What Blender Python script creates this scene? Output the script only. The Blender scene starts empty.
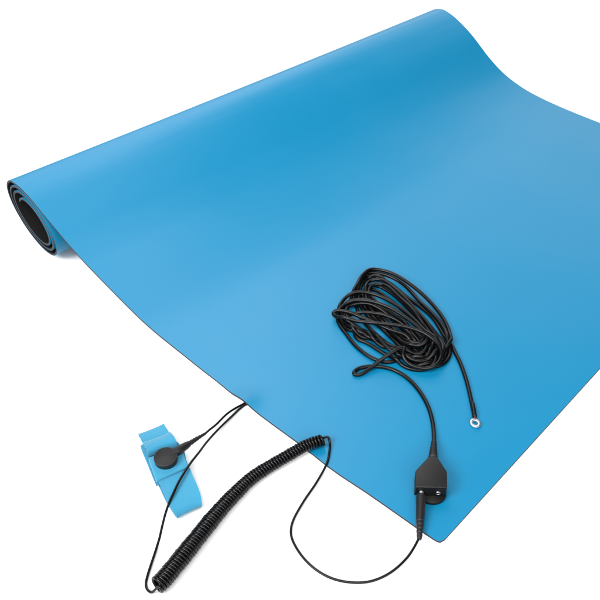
import bpy, bmesh, math, random
import numpy as np
from mathutils import Vector, Matrix
random.seed(7)
sc = bpy.context.scene
COL = sc.collection

# ------------------------------------------------------------------ camera
S = 0.495                                   # metres per layout unit (the camera stands one unit above the table)
MW = np.array([[0.681405078, 0.481752859, -0.551000274],
               [-0.731906496, 0.448511997, -0.512981354],
               [0.0, 0.752828780, 0.658216399]])
CAM = np.array([-0.59451355, -0.28636315, 1.0])
FPX = 815.7139821824486
cd = bpy.data.cameras.new('camera'); cam = bpy.data.objects.new('camera', cd); COL.objects.link(cam)
cd.sensor_width = 36; cd.lens = FPX / 600 * 36; cd.clip_start = 0.01; cd.clip_end = 60
m4 = Matrix([[*MW[0], 0], [*MW[1], 0], [*MW[2], 0], [0, 0, 0, 1]]); m4.translation = Vector(CAM * S)
cam.matrix_world = m4
sc.camera = cam
sc.render.resolution_x = sc.render.resolution_y = 1024

# ------------------------------------------------------------------ studio light
w = bpy.data.worlds.new('World'); sc.world = w; w.use_nodes = True
bg = w.node_tree.nodes['Background']
bg.inputs['Color'].default_value = (1, 1, 1, 1); bg.inputs['Strength'].default_value = 0.06

def area(name, loc, target, sx, sy, power, col=(1, 1, 1)):
    ld = bpy.data.lights.new(name, 'AREA'); ld.shape = 'RECTANGLE'; ld.size = sx; ld.size_y = sy
    ld.energy = power; ld.color = col
    o = bpy.data.objects.new(name, ld); COL.objects.link(o); o.location = loc
    d = Vector(target) - Vector(loc); o.rotation_euler = d.to_track_quat('-Z', 'Y').to_euler()
    return o
area('softbox_back', (1.08, 1.87, 1.48), (0.2, 0.35, 0), 1.5, 1.7, 25)
area('softbox_back_right', (2.15, 1.14, 0.95), (0.2, 0.35, 0), 1.7, 1.0, 14)
area('softbox_left', (-2.3, 0.7, 2.2), (0.2, 0.3, 0), 1.5, 1.5, 165)
area('roll_sheen_fill', (0.31, 0.60, 0.76), (0.02, 0.42, 0.05), 0.36, 0.32, 1.9)  # small unseen lamp added close by for the pale sheen on the roll
area('softbox_top', (-0.9, -0.5, 2.6), (0.2, 0.3, 0), 1.5, 1.5, 62)
area('fill_front', (-0.9, -1.9, 1.7), (0.3, 0.3, 0), 2.4, 1.4, 68)  # fill added on the camera side to keep the floor white
sc.view_settings.view_transform = 'Standard'; sc.view_settings.look = 'None'
sc.view_settings.exposure = -0.27; sc.view_settings.gamma = 1
sc.render.engine = 'CYCLES'

# ------------------------------------------------------------------ helpers
T = 0.0042                                  # mat thickness; the mat's top is z = 0, the table z = -T
def U(x, y, z): return Vector((x * S, y * S, z * S))
def at(px, py, z=0.0):
    """a point (in metres) of the plane z (layout units) from where it shows in the photograph"""
    r = MW @ np.array([px - 300.0, 300.0 - py, -FPX])
    t = (z - CAM[2]) / r[2]
    return Vector((CAM + r * t) * S)

def mat(name, col, rough=0.5, bump=0.0, bscale=200, var=0.0, vscale=30, metal=0.0, coat=0.0, spec=0.5, sheen=0.0):
    m = bpy.data.materials.new(name); m.use_nodes = True
    nt = m.node_tree; b = nt.nodes['Principled BSDF']
    b.inputs['Base Color'].default_value = (*col, 1); b.inputs['Roughness'].default_value = rough
    b.inputs['Metallic'].default_value = metal; b.inputs['Coat Weight'].default_value = coat
    b.inputs['Specular IOR Level'].default_value = spec; b.inputs['Sheen Weight'].default_value = sheen
    tc = nt.nodes.new('ShaderNodeTexCoord')
    if var:
        n = nt.nodes.new('ShaderNodeTexNoise'); n.inputs['Scale'].default_value = vscale; n.inputs['Detail'].default_value = 4
        mx = nt.nodes.new('ShaderNodeMix'); mx.data_type = 'RGBA'
        mx.inputs['A'].default_value = (*[c * (1 - var) for c in col], 1)
        mx.inputs['B'].default_value = (*[min(1, c * (1 + var)) for c in col], 1)
        nt.links.new(tc.outputs['Object'], n.inputs['Vector']); nt.links.new(n.outputs['Fac'], mx.inputs['Factor'])
        nt.links.new(mx.outputs['Result'], b.inputs['Base Color'])
        rr = nt.nodes.new('ShaderNodeMapRange'); rr.inputs['To Min'].default_value = rough - .04; rr.inputs['To Max'].default_value = rough + .04
        nt.links.new(n.outputs['Fac'], rr.inputs['Value']); nt.links.new(rr.outputs['Result'], b.inputs['Roughness'])
    if bump:
        n2 = nt.nodes.new('ShaderNodeTexNoise'); n2.inputs['Scale'].default_value = bscale; n2.inputs['Detail'].default_value = 3
        bp = nt.nodes.new('ShaderNodeBump'); bp.inputs['Strength'].default_value = bump; bp.inputs['Distance'].default_value = 0.0006
        nt.links.new(tc.outputs['Object'], n2.inputs['Vector']); nt.links.new(n2.outputs['Fac'], bp.inputs['Height'])
        nt.links.new(bp.outputs['Normal'], b.inputs['Normal'])
    return m

M_floor = mat('white_paper', (0.90, 0.90, 0.90), 0.75, spec=0.2)
M_blue = mat('blue_rubber', (0.0, 0.162, 0.312), 0.42, bump=0.05, bscale=1500, var=0.02, vscale=14, spec=0.43)
M_base = mat('black_foam', (0.0045, 0.0045, 0.005), 0.75, bump=0.6, bscale=1600, var=0.3, vscale=300, spec=0.15)
M_edge = mat('cut_foam_edge', (0.036, 0.040, 0.046), 0.8, bump=0.7, bscale=2500, var=0.35, vscale=400, spec=0.15)
M_cord = mat('black_cord', (0.002, 0.002, 0.0025), 0.34, bump=0.1, bscale=900, var=0.2, vscale=60, spec=0.27)
M_coil = mat('black_coil_cord', (0.0015, 0.0015, 0.002), 0.24, bump=0.05, bscale=900, spec=0.24)
M_plastic = mat('charcoal_plastic', (0.0065, 0.0065, 0.0072), 0.48, bump=0.25, bscale=1800, var=0.12, vscale=120, spec=0.35)
M_band = mat('blue_elastic', (0.03, 0.225, 0.365), 0.8, bump=0.45, bscale=2400, var=0.05, vscale=90, spec=0.2, sheen=0.3)
M_metal = mat('bright_metal', (0.9, 0.9, 0.9), 0.42, metal=1.0, bump=0.05, bscale=700)
M_nickel = mat('nickel', (0.35, 0.35, 0.36), 0.35, metal=1.0)
M_hole = mat('socket_black', (0.002, 0.002, 0.002), 0.55, bump=0.1, bscale=900, spec=0.25)
M_red = mat('red_sleeve', (0.10, 0.012, 0.012), 0.5)

def empty(name, loc):
    o = bpy.data.objects.new(name, None); COL.objects.link(o); o.location = loc; o.empty_display_size = .02
    return o
def tag(o, label, cat, group=None):
    o['label'] = label; o['category'] = cat
    if group: o['group'] = group
def link(name, bm, m, parent=None, smooth=True):
    bmesh.ops.recalc_face_normals(bm, faces=bm.faces)
    me = bpy.data.meshes.new(name); bm.to_mesh(me); bm.free()
    if smooth:
        for p in me.polygons: p.use_smooth = True
    me.materials.append(m)
    o = bpy.data.objects.new(name, me); COL.objects.link(o)
    if parent is not None:
        o.parent = parent
        me.transform(Matrix.Translation(-parent_world(parent)))
    return o
def parent_world(p):
    v = Vector(p.location)
    while p.parent is not None:
        p = p.parent; v += p.location
    return v

def crom(pts, n):
    """Catmull-Rom through pts (Vectors), resampled at n even steps"""
    P = np.array([list(p) for p in pts], float)
    P = np.vstack([2 * P[0] - P[1], P, 2 * P[-1] - P[-2]])
    out = []
    for i in range(1, len(P) - 2):
        p0, p1, p2, p3 = P[i - 1:i + 3]
        t01 = max(np.linalg.norm(p1 - p0) ** .5, 1e-6); t12 = max(np.linalg.norm(p2 - p1) ** .5, 1e-6); t23 = max(np.linalg.norm(p3 - p2) ** .5, 1e-6)
        m1 = (p2 - p1 + t12 * ((p1 - p0) / t01 - (p2 - p0) / (t01 + t12)))
        m2 = (p2 - p1 + t12 * ((p3 - p2) / t23 - (p3 - p1) / (t12 + t23)))
        for k in range(24):
            t = k / 24
            out.append((2*t**3-3*t*t+1)*p1 + (t**3-2*t*t+t)*m1 + (-2*t**3+3*t*t)*p2 + (t**3-t*t)*m2)
    out.append(P[-2]); out = np.array(out)
    L = np.r_[0, np.cumsum(np.linalg.norm(np.diff(out, axis=0), axis=1))]
    s = np.linspace(0, L[-1], n)
    return np.stack([np.interp(s, L, out[:, k]) for k in range(out.shape[1])], 1), L[-1]

def frames(P):
    Tn = np.gradient(P, axis=0); Tn /= np.linalg.norm(Tn, axis=1)[:, None] + 1e-12
    n = np.cross(Tn[0], [0, 0, 1.0])
    if np.linalg.norm(n) < 1e-3: n = np.array([1.0, 0, 0])
    n /= np.linalg.norm(n); N = [n]
    for i in range(1, len(P)):
        n = N[-1] - Tn[i] * (N[-1] @ Tn[i]); n /= np.linalg.norm(n) + 1e-12; N.append(n)
    N = np.array(N); return Tn, N, np.cross(Tn, N)

def tube(bm, P, r, sides=10, caps=True):
    P = np.asarray(P, float); Tn, N, B = frames(P)
    r = np.broadcast_to(np.asarray(r, float), (len(P),))
    rings = []
    for i in range(len(P)):
        rings.append([bm.verts.new(P[i] + r[i] * (math.cos(a) * N[i] + math.sin(a) * B[i])) for a in np.linspace(0, 2 * math.pi, sides, endpoint=False)])
    for a, b in zip(rings[:-1], rings[1:]):
        for k in range(sides):
            bm.faces.new((a[k], a[(k + 1) % sides], b[(k + 1) % sides], b[k]))
    if caps:
        bm.faces.new(rings[0][::-1]); bm.faces.new(rings[-1])
    return bm

def prism(poly, z0, z1, bev=0.0, seg=3):
    """poly: xy metres; z metres"""
    bm = bmesh.new()
    a = [bm.verts.new((x, y, z0)) for x, y in poly]; b = [bm.verts.new((x, y, z1)) for x, y in poly]
    bm.faces.new(a[::-1]); bm.faces.new(b)
    n = len(poly)
    for k in range(n): bm.faces.new((a[k], a[(k + 1) % n], b[(k + 1) % n], b[k]))
    bmesh.ops.recalc_face_normals(bm, faces=bm.faces)
    if bev: bmesh.ops.bevel(bm, geom=list(bm.edges), offset=bev, segments=seg, profile=.5, affect='EDGES')
    return bm

def lathe(bm, origin, axis, prof, sides=48):
    """prof: (distance along axis, radius)"""
    axis = Vector(axis).normalized(); n = axis.orthogonal().normalized(); b = axis.cross(n)
    rings = []
    for h, r in prof:
        c = Vector(origin) + axis * h
        if r < 1e-7: rings.append([bm.verts.new(c)])
        else: rings.append([bm.verts.new(c + r * (math.cos(a) * n + math.sin(a) * b)) for a in [2 * math.pi * k / sides for k in range(sides)]])
    for A, B_ in zip(rings[:-1], rings[1:]):
        for k in range(sides):
            k2 = (k + 1) % sides
            if len(A) == 1: bm.faces.new((A[0], B_[k2], B_[k]))
            elif len(B_) == 1: bm.faces.new((A[k], A[k2], B_[0]))
            else: bm.faces.new((A[k], A[k2], B_[k2], B_[k]))
    return bm

# ------------------------------------------------------------------ the white sheet everything lies on
bm = bmesh.new()
vs = [bm.verts.new(U(x, y, -T - 0.0004)) for x, y in ((-14, -14), (16, -14), (16, 16), (-14, 16))]
bm.faces.new(vs)
fl = link('floor', bm, M_floor); fl['kind'] = 'structure'

# ------------------------------------------------------------------ the blue mat, rolled up at its far end
W = 1.2325
left = [(0, 0), (.1, 0), (.2, 0), (.3, 0), (.4, 0), (.5, 0), (.56, .001), (.61, .004), (.65, .011), (.695, .0225), (.741, .036),
        (.787, .0505), (.816, .0605), (.862, .080), (.894, .096), (.93, .114)]
right = [(0, 0), (.1, 0), (.2, 0), (.3, .001), (.4, .003), (.504, .006), (.568, .011), (.623, .020), (.682, .039), (.733, .067), (.771, .094), (.805, .119)]
def ell(c, a, b, tilt, tau, k):
    x = a * k * math.cos(tau); y = b * k * math.sin(tau)
    return (c[0] + x * math.cos(tilt) - y * math.sin(tilt), c[1] + x * math.sin(tilt) + y * math.cos(tilt))
TURNS = 3.2; NR = 270; NS = 150
def roll(c, a, b, tilt, tau0, pitch):
    out = []
    for i in range(NR + 1):
        t = i / NR * TURNS
        k = 1 - pitch * t
        if t > TURNS - .30: k -= 0.55 * (t - TURNS + .30) ** 1.6     # the free end curls into the core
        out.append(ell(c, a, b, tilt, tau0 - 2 * math.pi * t, k))
    return out
rl = roll((.977, .0745), .0895, .0565, .70, math.radians(67), .13)
rr = roll((.884, .083), .078, .069, .60, math.radians(99), .115)
def full(ctrl, r):
    p, _ = crom([Vector((x, z, 0)) for x, z in ctrl + [r[0]]] , NS)
    q = np.array([(x, z) for x, z in r])
    P = np.vstack([p[:, :2], q[1:]])
    for _ in range(30):                                                # soften the joint between sheet and roll
        j = slice(NS - 16, NS + 10); Q = P.copy()
        Q[j] = (P[NS - 17:NS + 9] + 2 * P[j] + P[NS - 15:NS + 11]) / 4; P = Q
    return P
PL, PR = full(left, rl), full(right, rr)
dxb = [0, .0432, .0872, .1328, .1785, .2051, .27, .32, .3845, .4129, .4559, .4986, .5437, .5905, .62, .66]
dxv = [0, -.0017, -.0029, -.0041, -.0068, -.0070, -.0048, -.0053, -.0052, -.0045, -.0019, -.001, .0006, .0012, .0008, 0]
NX = 70
G = np.zeros((len(PL), NX + 1, 3))
lift = at(243, 402, 0) / S
for i in range(len(PL)):
    on_sheet = i < NS
    x0 = float(np.interp(PL[i, 0], dxb, dxv)) if on_sheet else 0.0
    for j in range(NX + 1):
        s = j / NX; s = s ** 1.15
        p = PL[i] * (1 - s) + PR[i] * s
        x = x0 + (W - x0) * s
        z = p[1]
        if on_sheet:
            z += .006 * math.exp(-(((x - lift.x) ** 2 + (p[0] - lift.y) ** 2) / .022 ** 2))
            y = p[0]
            z += .0005 * math.sin(9 * x + 14 * y + 1) * math.sin(17 * x - 6 * y + 2.2) * min(1, y / .1)
        else: y = p[0]
        G[i, j] = (x, y, z)
# trim the near corner round, as the photograph shows it
for j in range(NX + 1):
    for i in range(0, 40):
        x, y, z = G[i, j]
        rc = .008
        if x < rc and y < rc and (x - rc) ** 2 + (y - rc) ** 2 > rc ** 2:
            d = math.hypot(x - rc, y - rc); G[i, j, 0] = rc + (x - rc) * rc / d; G[i, j, 1] = rc + (y - rc) * rc / d
# normals of the sheet
Tu = np.gradient(G, axis=0); Tv = np.gradient(G, axis=1)
Nn = np.cross(Tv, Tu); Nn /= np.linalg.norm(Nn, axis=2)[:, :, None] + 1e-12
if Nn[40, 30, 2] < 0: Nn = -Nn
Nn[:22, :3] = (0, 0, 1)
def slab(o0, o1):
    bm = bmesh.new(); A, B = [], []
    for i in range(G.shape[0]):
        A.append([bm.verts.new(Vector((G[i, j] + Nn[i, j] * o0) * S)) for j in range(NX + 1)])
        B.append([bm.verts.new(Vector((G[i, j] + Nn[i, j] * o1) * S)) for j in range(NX + 1)])
    n, m = G.shape[0] - 1, NX
    for i in range(n):
        for j in range(m):
            bm.faces.new((A[i][j], A[i][j + 1], A[i + 1][j + 1], A[i + 1][j]))
            bm.faces.new((B[i][j + 1], B[i][j], B[i + 1][j], B[i + 1][j + 1]))
        for j in (0, m): bm.faces.new((A[i][j], A[i + 1][j], B[i + 1][j], B[i][j]))
    for j in range(m):
        for i in (0, n): bm.faces.new((A[i][j], B[i][j], B[i][j + 1], A[i][j + 1]))
    for e in bm.edges:
        if len(e.link_faces) == 2 and e.link_faces[0].normal.length >= 0:
            pass
    bmesh.ops.recalc_face_normals(bm, faces=bm.faces)
    for e in bm.edges:
        if len(e.link_faces) == 2 and e.calc_face_angle(0) > 1.0: e.smooth = False
    return bm
mat_root = empty('rubber_mat', U(W / 2, .45, -T))
tag(mat_root, 'blue rubber mat with black underside, flat in front and rolled up at its far end', 'mat')
link('top_layer', slab(0, -.0003), M_blue, mat_root)
fb = link('foam_backing', slab(-.00036, -T), M_base, mat_root)
fb.data.materials.append(M_edge)
nq = 2 * NX; per = 2 * NX + 2                                   # the cut faces follow each row of the slab
for k, p in enumerate(fb.data.polygons):
    if k >= (G.shape[0] - 1) * per or k % per >= nq: p.material_index = 1
fb['label'] = 'black foam underside of the mat, seen in the end of the roll'

# ------------------------------------------------------------------ grounding cord: ring terminal, hank, junction box
gc = empty('grounding_cord', at(400, 330, 0))
tag(gc, 'thick black cord bundled on the blue mat, with ring terminal and two-socket box', 'cord')
r_c = .0034
R_ = r_c
# the run from the ring terminal, through the wraps, to the box : (px, py, height in cord radii)
run = [(474.5, 417, 1.3), (472, 404, 1.3), (469, 390, 1.2), (464.5, 374, 1.2), (458, 357, 1.5), (450, 344, 2)]
wraps = [  # per wrap: upper side, far-left apex, lower side, right apex  (px,py,height)
    [(432, 318, 3), (408, 296, 3), (384, 279, 2), (368, 275, 1), (360, 284, 1), (361, 297, 1), (375, 313, 1), (395, 333, 1), (415, 352, 1), (430, 363, 1), (440, 361, 1.5), (444, 350, 2)],
    [(436, 332, 3), (414, 308, 3), (392, 287, 3), (374, 276, 3), (364, 279, 3), (358, 290, 2), (362, 306, 1.5), (378, 324, 1), (396, 342, 1), (414, 358, 1), (428, 367, 1), (440, 363, 2), (447, 350, 3)],
    [(440, 326, 4), (421, 299, 5), (400, 278, 5), (381, 269, 5), (367, 270, 5), (360, 279, 4), (356, 292, 3), (356, 308, 2), (366, 326, 1.5), (386, 344, 1.5), (405, 359, 1), (420, 366, 1.5), (433, 363, 3), (436, 352, 4)],
    [(424, 330, 5), (405, 308, 6), (388, 293, 6), (374, 283, 5), (369, 284, 5), (374, 294, 4), (390, 311, 3), (402, 326, 3), (412, 340, 3), (421, 352, 3), (432, 357, 3.5), (445, 350, 4), (450, 340, 4)],
    [(443, 318, 5), (428, 297, 6), (407, 279, 7), (387, 268.5, 7), (371, 267.5, 7), (361, 276, 6), (356, 287, 5), (350, 298, 4), (345, 314, 3), (351, 328, 2), (370, 343, 2), (392, 356, 2), (411, 366, 2), (425, 366, 3), (434, 356, 4.5)],
    [(424, 340, 6), (405, 321, 7), (386, 305, 7), (366, 296, 7), (350, 296, 6), (341, 303, 5), (340, 312, 4), (348, 321, 3), (364, 332, 3), (384, 344, 3), (403, 355, 3), (418, 361, 3), (430, 358, 4), (436, 346, 5.5)],
    [(426, 328, 7), (409, 311, 8), (388, 297, 8), (368, 290, 8), (352, 290, 7), (342, 297, 6), (338, 308, 5), (339, 320, 3), (350, 331, 2), (369, 339, 3), (390, 346, 4), (409, 353, 4), (423, 353, 4.5), (428, 344, 6)],
    [(416, 330, 7), (397, 317, 8), (376, 309, 8), (357, 307, 7), (346, 312, 5), (346, 321, 3), (357, 331, 2), (376, 342, 2), (394, 352, 2), (409, 361, 2), (422, 364, 3), (437, 358, 4), (441, 343, 5)],
    [(431, 325, 7), (416, 306, 8.5), (400, 291, 9), (388, 281, 8.5), (379, 277, 7), (368, 279, 6), (364, 290, 5), (368, 304, 4), (380, 320, 3), (392, 330, 4), (404, 338, 5), (416, 344, 6), (427, 341, 7)],
]
for k, wv in enumerate(wraps + [wraps[q] for q in (1, 5, 8)]):
    dx, dy = random.uniform(-1, 1), random.uniform(-1, 1); sc_ = random.uniform(.96, 1.03)
    if k >= len(wraps): sc_ = random.uniform(.80, .95); dx *= 2.5; dy *= 2.5
    ang = random.uniform(-.05, .05)
    for x, y, h in wv:
        x += 3 * min(max((x - 422) / 26, 0), 1)
        u, v = (x - 400) * sc_, (y - 322) * sc_
        run.append((400 + u * math.cos(ang) - v * math.sin(ang) + dx + random.uniform(-.35, .35), 322 + u * math.sin(ang) + v * math.cos(ang) + dy + random.uniform(-.35, .35), max(1, h * .9 + random.uniform(-.6, .6))))
# last wraps: the long tongue over the top of the hank, and the hook on its near side
run += [(424, 330, 8), (408, 315, 9), (388, 303, 9.5), (368, 297, 9), (350, 297.5, 7), (341, 305, 5), (339, 315, 3), (344, 329, 1.6), (354, 344, 1.2), (367, 355, 1.2), (379, 361, 1.2), (392, 361, 1.4), (404, 352, 2.5), (412, 342, 4.5),
        (404, 332, 6.5), (390, 326, 7.5), (370, 317, 7.5), (352, 311, 6), (340, 310.5, 4.5), (332.5, 310.5, 4), (334, 313, 4.8), (348, 316.5, 7), (366, 319, 8.6), (386, 321, 9.8), (406, 324, 10.2), (424, 330, 10), (436, 339, 9), (441.5, 350, 7), (438, 361, 5),
        (428, 367, 4), (412, 364, 4.5), (402, 354, 6), (407, 345.5, 7.5), (399, 347, 8), (390, 352, 7), (380, 359, 5), (370, 367, 3), (361, 373, 2.2), (354, 375.3, 1.6), (351.8, 373.3, 1.2), (356, 369, 1.2), (365, 366.5, 1.1), (378, 366.3, 1.1), (392, 369, 1.1),
        (407, 377.5, 1.1), (419.5, 391, 1.1), (428.5, 407, 1.1), (433, 424, 1.2), (434, 437, 2.0), (433.6, 445, 3.4)]
cp = [at(x, y, h * r_c) for x, y, h in run]
Pc, Lc = crom(cp, 1500)
def relax(P, r, rounds):
    """push crossing strands apart until they lie on one another"""
    P = P.astype(np.float32); n = len(P); idx = np.arange(n); step = Lc / (n - 1); gap = int(3.2 * r / step) + 1
    near = np.abs(idx[:, None] - idx[None, :]) <= gap
    ker = np.array([1, 2, 3, 4, 3, 2, 1], np.float32); ker /= ker.sum()
    hold = np.clip((idx - 0) / 60, 0, 1) * np.clip((n - 1 - idx) / 150, 0, 1)
    for q in range(rounds):
        D = P[:, None] - P[None]; d = np.sqrt((D ** 2).sum(2)) + 1e-9
        hit = (d < 2 * r) & ~near
        wgt = np.where(hit, (2 * r - d) * .5 / d, 0)
        mv = (D * wgt[:, :, None]).sum(1) / np.maximum(hit.sum(1), 1)[:, None]
        mv[:, 2] *= 1.6; mv[:, :2] *= .8
        mv = np.stack([np.convolve(mv[:, k], ker, 'same') for k in range(3)], 1) * hold[:, None] * 1.5
        P = P + mv
        P[:, 2] = P[:, 2] - .00004 * hold                       # gravity
        P[:, 2] = np.maximum(P[:, 2], r * 1.02)
        Q = P.copy(); Q[1:-1] = .25 * P[:-2] + .5 * P[1:-1] + .25 * P[2:]
        P = P * .95 + Q * .05
    return P.astype(float)
Pc = relax(Pc, r_c * S, 110)
Pc, Lc = crom(Pc[::2], 4000)
link('cord_hank', tube(bmesh.new(), Pc, r_c * S, 12), M_cord, gc)
# ring terminal
rt = empty('ring_terminal', at(475, 421, 0)); rt.parent = gc; rt.location = at(475, 421, 0) - gc.location
c = at(475.2, 423.3, .004)
px = (at(476, 423, .004) - at(475, 423, .004)).length
rad = 5.5 * px
# (the washer lies almost flat)
bm = lathe(bmesh.new(), c - Vector((0, 0, .0005)), (0.05, -.12, 1), [(0, rad * .52), (0, rad * .97), (.0003, rad), (.0011, rad), (.0014, rad * .96), (.0014, rad * .55), (.0011, rad * .5), (.0003, rad * .5), (0, rad * .52)], 40)
link('ring', bm, M_metal, rt)
link('crimp_barrel', tube(bmesh.new(), crom([at(475.1, 419, .005), at(474.8, 415.5, .0052)], 6)[0], [.002 * S] * 6, 14), M_red, rt)
link('sleeve', tube(bmesh.new(), crom([at(474.8, 416.6, .0052), at(473.4, 408, .005), at(472.0, 402, .0045)], 14)[0], np.array([.0036] * 12 + [.0034, .0032]) * S, 14), M_cord, rt)

# junction box on its round snap base
zb0, zb1 = .0065, .0265
poly = [(415.3, 487), (447.3, 487.6), (447, 471.5), (437.2, 456.5), (428.6, 456.5), (415.6, 470.5)]
pw = [at(x, y, zb1) for x, y in poly]
bx = empty('junction_box', pw[0]); bx.parent = gc; bx.location = at(431, 478, zb0) - gc.location
link('housing', prism([(p.x, p.y) for p in pw], zb0 * S, zb1 * S, .0007, 3), M_plastic, bx)
d_front = (pw[1] - pw[0]).normalized(); nrm = Vector((d_front.y, -d_front.x, 0))
if nrm.dot(Vector(CAM * S) - pw[0]) < 0: nrm = -nrm
cfr = (pw[0] + pw[1]) / 2
base_c = Vector((cfr.x, cfr.y, 0.0002)) - nrm * .0044 + d_front * .0018
link('snap_base', lathe(bmesh.new(), base_c, (0, 0, 1), [(0, 0), (0, .0102), (.0006, .0107), (.0024, .0107), (.0031, .0100), (.0032, 0)], 48), M_hole, bx)
def on_front(px_, py_):
    r = Vector(MW @ np.array([px_ - 300.0, 300.0 - py_, -FPX])); o = Vector(CAM * S)
    return o + r * ((pw[0] - o).dot(nrm) / r.dot(nrm))
def socket(cx, cy, rr_):
    c = on_front(cx, cy)
    b = lathe(bmesh.new(), c + nrm * .0004, nrm, [(-.001, rr_ * .62), (.0006, rr_ * .66), (.0010, rr_ * .8), (.0006, rr_ * 1.0), (-.001, rr_)], 32)
    s = link('socket', b, M_nickel, bx)
    h = lathe(bmesh.new(), c + nrm * .0006, nrm, [(0, 0), (0, rr_ * .64)], 24)
    link('socket_hole', h, M_hole, s)
    return c
fp = []
for t_, zz in ((.03, zb0 + .0012), (.97, zb0 + .0012), (.97, zb1 - .0016), (.03, zb1 - .0016)):
    q = pw[0].lerp(pw[1], t_); fp.append(Vector((q.x, q.y, zz * S)))
bm = bmesh.new(); va = [bm.verts.new(p + nrm * .0003) for p in fp]; vb = [bm.verts.new(p - nrm * .0004) for p in fp]
bm.faces.new(va); bm.faces.new(vb[::-1])
for k in range(4): bm.faces.new((va[k], va[(k + 1) % 4], vb[(k + 1) % 4], vb[k]))
link('front_shade_panel', bm, M_hole, bx, False)  # added slab: shade on the box's front put into black colour
r_s = 2.2 * px
c_r = socket(438.0, 492.3, r_s)
c_l = socket(421.3, 491.6, r_s)
# ribbed boot at the box's back
bp0 = at(432.9, 458.5, .0175); bp1 = at(434.0, 441.5, .0085)
Pb, _ = crom([bp0, bp0.lerp(bp1, .5), bp1], 60)
rb = []
for i in range(60):
    t = i / 59; r = .0072 * (1 - t) + .0040 * t
    if .18 < t < .95: r -= .0009 * (1 if math.sin((t - .18) / .77 * 5 * 2 * math.pi) > .1 else 0)
    rb.append(r * S)
link('strain_relief', tube(bmesh.new(), Pb, rb, 20), M_plastic, bx)

# ------------------------------------------------------------------ wrist strap (elastic loop lying flat)
F0 = -T
def lerp2(a, b, t): return (a[0] * (1 - t) + b[0] * t, a[1] * (1 - t) + b[1] * t)
ws = empty('wrist_strap', at(170, 470, F0))
tag(ws, 'light blue elastic wrist strap loop lying left of the mat on the white surface', 'wrist strap')
def ribbon(rows, thick, nb=90, nw=14):
    nb = nb * 4
    """rows: (left px, right px, height); a band of given thickness swept along the rows"""
    A, _ = crom([at(*l, z) for l, r, z in rows], nb); B, _ = crom([at(*r, z) for l, r, z in rows], nb)
    Gm = np.array([[A[i] * (1 - j / nw) + B[i] * (j / nw) for j in range(nw + 1)] for i in range(nb)])
    tu = np.gradient(Gm, axis=0); tv = np.gradient(Gm, axis=1); N = np.cross(tv, tu); N /= np.linalg.norm(N, axis=2)[:, :, None] + 1e-12
    bm = bmesh.new(); nb_ = Gm.shape[0]
    sv = np.linspace(-1, 1, nw + 1)
    Gm = Gm - N * (np.abs(sv) ** 3 * .0005)[None, :, None] + N * (.00005 * np.sin(np.arange(nb_) * .21 + 1)[:, None] * np.cos(sv * 2)[None, :])[:, :, None]
    rib = (.00006 * np.where(np.arange(nb_) % 4 < 2, 1, -1))
    h = thick / 2
    A_ = [[bm.verts.new(Vector(Gm[i, j] + N[i, j] * (h + rib[i]))) for j in range(nw + 1)] for i in range(nb)]
    B_ = [[bm.verts.new(Vector(Gm[i, j] - N[i, j] * h)) for j in range(nw + 1)] for i in range(nb)]
    for i in range(nb - 1):
        for j in range(nw):
            bm.faces.new((A_[i][j], A_[i][j + 1], A_[i + 1][j + 1], A_[i + 1][j])); bm.faces.new((B_[i][j + 1], B_[i][j], B_[i + 1][j], B_[i + 1][j + 1]))
        for j in (0, nw): bm.faces.new((A_[i][j], A_[i + 1][j], B_[i + 1][j], B_[i][j]))
    for j in range(nw):
        for i in (0, nb - 1): bm.faces.new((A_[i][j], B_[i][j], B_[i][j + 1], A_[i][j + 1]))
    bmesh.ops.recalc_face_normals(bm, faces=bm.faces)
    for e in bm.edges:
        if len(e.link_faces) == 2 and e.calc_face_angle(0) > 1.0: e.smooth = False
    return bm
t_b = .0013
# the loop: over the top from the plate, round the near end, and back underneath
link('band', ribbon([((150, 463), (184, 450), .012), ((157, 478), (187.5, 464), .0125), ((161.5, 488), (191, 471.5), .0125), ((165.5, 497), (194.5, 480), .0135), ((169.5, 506), (198.5, 489), .013),
                     ((173.4, 512), (201.0, 497.5), .0108), ((176.2, 516.2), (201.4, 504.0), .0062), ((176.6, 517.0), (200.8, 505.2), .0022), ((174.5, 514.5), (200.6, 501.8), -.0012), ((167, 503), (196, 488), -.002), ((158, 484), (189, 468), -.002), ((147, 459), (180, 445), -.002), ((143, 449), (172, 438), -.001)], t_b, 130), M_band, ws)
link('strap_tail', ribbon([((139.2, 437.5), (164.5, 427), -.001), ((138.6, 435.2), (164.2, 424.8), .003), ((140, 438), (166, 428), .0058), ((143, 444.5), (169.5, 434), .0062), ((148, 456), (175, 446), .0062)], t_b, 60), M_band, ws)
link('folded_roll', ribbon([((143.0, 445.6), (169.3, 435.4), .004), ((143.2, 443.6), (169.8, 433.4), .010), ((144.6, 445.6), (172, 434.8), .0145), ((146.3, 448.8), (174.5, 438), .0160), ((147.3, 451.8), (176.2, 441.4), .0145), ((147.8, 454.6), (177, 444.4), .010), ((148.5, 456), (177.6, 446), .006)], t_b, 60), M_band, ws)
link('side_ply', ribbon([((140.6, 446), (160, 440), .001), ((141.5, 450), (163, 444), .0015), ((147.0, 463.5), (171, 456), .003), ((156.2, 486), (178, 478), .004)], t_b, 40), M_band, ws)
# plate under the snap
zp0, zp1 = .0125, .0185
pp = [at(*q, zp1) for q in ((148.2, 457.5), (156.0, 480.6), (188.6, 466.4), (181.6, 448.5))]
link('backing_plate', prism([(p.x, p.y) for p in pp], zp0 * S, zp1 * S, .0008, 3), M_band, ws)

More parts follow.
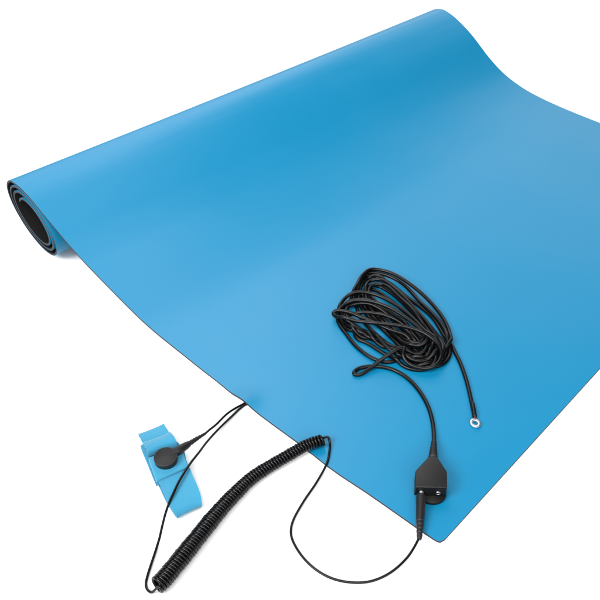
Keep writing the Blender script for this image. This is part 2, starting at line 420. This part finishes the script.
# ------------------------------------------------------------------ coiled cord: snap cap, thin lead, coil, thin lead, plug
cc = empty('coiled_cord', at(240, 490, F0))
tag(cc, 'glossy black coiled cord on the white surface with snap cap and plug ends', 'cord')
cap = at(165.6, 456.4, .0285); pc = (at(166, 456, .0285) - at(165, 456, .0285)).length
Rc = 12.0 * pc; ax = Vector((.0, -.02, 1)).normalized()
bm = lathe(bmesh.new(), cap, ax, [(-.0050, 0), (-.0050, Rc * .92), (-.0046, Rc * .96), (-.0010, Rc), (-.0003, Rc * .99), (0, Rc * .95), (.0001, Rc * .90), (-.0002, Rc * .84), (-.0002, 0)], 64)
sn = link('snap_cap', bm, M_plastic, cc)
arm = [at(171, 454.5, .0215), at(178, 450.8, .0225), at(184.5, 446.7, .0212), at(191, 442.5, .019), at(198, 438, .015), at(205.5, 433.4, .011)]
Pa, _ = crom(arm, 110); ra = []
for i in range(110):
    t = i / 109
    r = np.interp(t, [0, .2, .26, .42, .5, .75, 1], [.0068, .0068, .0066, .0056, .0042, .0034, .0021])
    if .5 < t < .93: r -= .0006 * (1 if math.sin((t - .5) / .43 * 5 * 2 * math.pi) > .2 else 0)
    ra.append(r * S)
link('strain_relief', tube(bmesh.new(), Pa, ra, 18), M_plastic, cc)

r_t = .00185                                  # thin lead
r_w = .0024                                  # coil wire
path = [(323, 439.8, .0105), (318, 441.4, .0105), (314, 442.5, .0105), (307, 445, .0105), (290, 454.5, .0085), (273, 464.3, .0065), (256, 475, .0062), (246, 483, .0062), (238, 491, .0064), (230, 499, .0068), (221, 509, .0072), (210, 522, .0075), (200, 534.5, .008), (190, 547, .008), (180, 559.5, .008), (171, 570.5, .008), (163, 580, .008), (156.5, 586, .0078)]
Pp, Lp_ = crom([at(x, y, z) for x, y, z in path], 4000)
Tn, Nn_, Bn = frames(Pp)
s = np.linspace(0, 1, 4000)
Rr = np.interp(s, [0, .12, .3, .5, .65, .85, .97, 1], [.0070, .0073, .0076, .0088, .0099, .0106, .0105, .0097]) * S
pitch = np.interp(s, [0, .4, 1], [.0049, .0047, .0045]) * S
pitch = pitch * (1 + .07 * np.sin(s * 61) * np.sin(s * 23 + 1) + .05 * np.sin(s * 140 + 2))
turn = np.cumsum(np.r_[0, (Lp_ / 3999) / pitch[1:]])
Hs = []
nt_ = int(turn[-1] * 18)
for k in range(nt_ + 1):
    tt = k / nt_ * turn[-1]; i = np.interp(tt, turn, np.arange(4000)); a = int(min(i, 3998)); f = i - a
    c0 = Pp[a] * (1 - f) + Pp[a + 1] * f; n = Nn_[a]; b = Bn[a]
    th = 2 * math.pi * tt + .6
    wob = 1 + .03 * math.sin(tt * .9) * math.sin(tt * .37) + .02 * math.sin(tt * 2.3)
    Hs.append(c0 + Rr[a] * wob * (math.cos(th) * n + math.sin(th) * b))
Hs = np.array(Hs)
link('coil', tube(bmesh.new(), Hs, r_w * S, 9), M_coil, cc)
# thin lead from the snap cap to the mat's edge, back under it, and down to the coil
lead1 = [at(205, 433.7, .011), at(210.5, 429, .0085), at(216, 424.6, .006), at(227.3, 413.6, .0025), at(236, 407.8, 0), at(243.3, 404, -.0020), at(247.5, 401.2, -.0022), at(249.2, 401.6, -.0022), at(248.4, 403.4, -.0022), at(244.8, 405.0, -.0022), at(239.5, 409.0, -.0018),
         at(232, 416.1, -.001), at(222, 425.6, .001), at(213.3, 434.6, .004), at(206, 443, .0085), at(199.3, 452, .014), at(192, 461.2, .0178), at(185.3, 471, .0190), at(179, 481.5, .0195), at(173.7, 492.7, .0185),
         at(169.3, 502.5, .0165), at(165.9, 512, .0128), at(162.0, 527, .0065), at(159.5, 538, .0025), at(156, 549.5, -.001), at(150.5, 566, -.0018), at(147.4, 576, -.002), at(145.9, 584, -.002), at(147.3, 589.5, -.0015), at(151.5, 592.3, .001)]
e = Vector(Hs[-1])
lead1 += [e.lerp(lead1[-1], .35), e]
Pl, _ = crom(lead1, 520)
link('thin_lead', tube(bmesh.new(), Pl, r_t * S, 10), M_cord, cc)
# thin lead from the coil's other end to the plug
e0 = Vector(Hs[0])
lead2 = [e0, at(327.8, 437, .010), at(329.8, 442.5, .005), at(329.6, 450, .0022), at(327, 462.8, .0012), at(316.9, 481.7, -.0018), at(303.4, 501.7, -.0021), at(293.3, 520, -.0021), at(291.0, 529, -.0021), at(291.8, 538, -.0021), at(300, 553.4, -.0021), at(313.3, 567.6, -.0021), at(330, 577.6, -.0021), at(349, 582.2, -.0021),
         at(370, 581.4, -.0021), at(390, 572.8, -.002), at(406.7, 558, -.0005), at(414, 547.5, .002), at(419, 538, .0048)]
Pl, _ = crom(lead2, 420)
link('thin_lead', tube(bmesh.new(), Pl, r_t * S, 10), M_cord, cc)
# plug pushed into the left socket
tail = at(419.3, 539.5, .0052)
dirp = (tail - c_l)
Pq = np.array([c_l + dirp * t for t in np.linspace(-.02, 1, 160)])
rq = []
for t in np.linspace(-.02, 1, 160):
    r = np.interp(t, [-.02, .07, .075, .13, .55, .62, .9, 1], [.0033, .0033, .0066, .0071, .0060, .0058, .0044, .0030])
    if .62 < t < .95: r -= .0008 * (1 if math.sin((t - .62) / .33 * 4 * 2 * math.pi) > .2 else 0)
    rq.append(r * S)
pk = link('plug', tube(bmesh.new(), Pq[14:], rq[14:], 24), M_plastic, cc)
link('contact_sleeve', tube(bmesh.new(), Pq[:15], np.array(rq[:15]), 24), M_metal, pk)
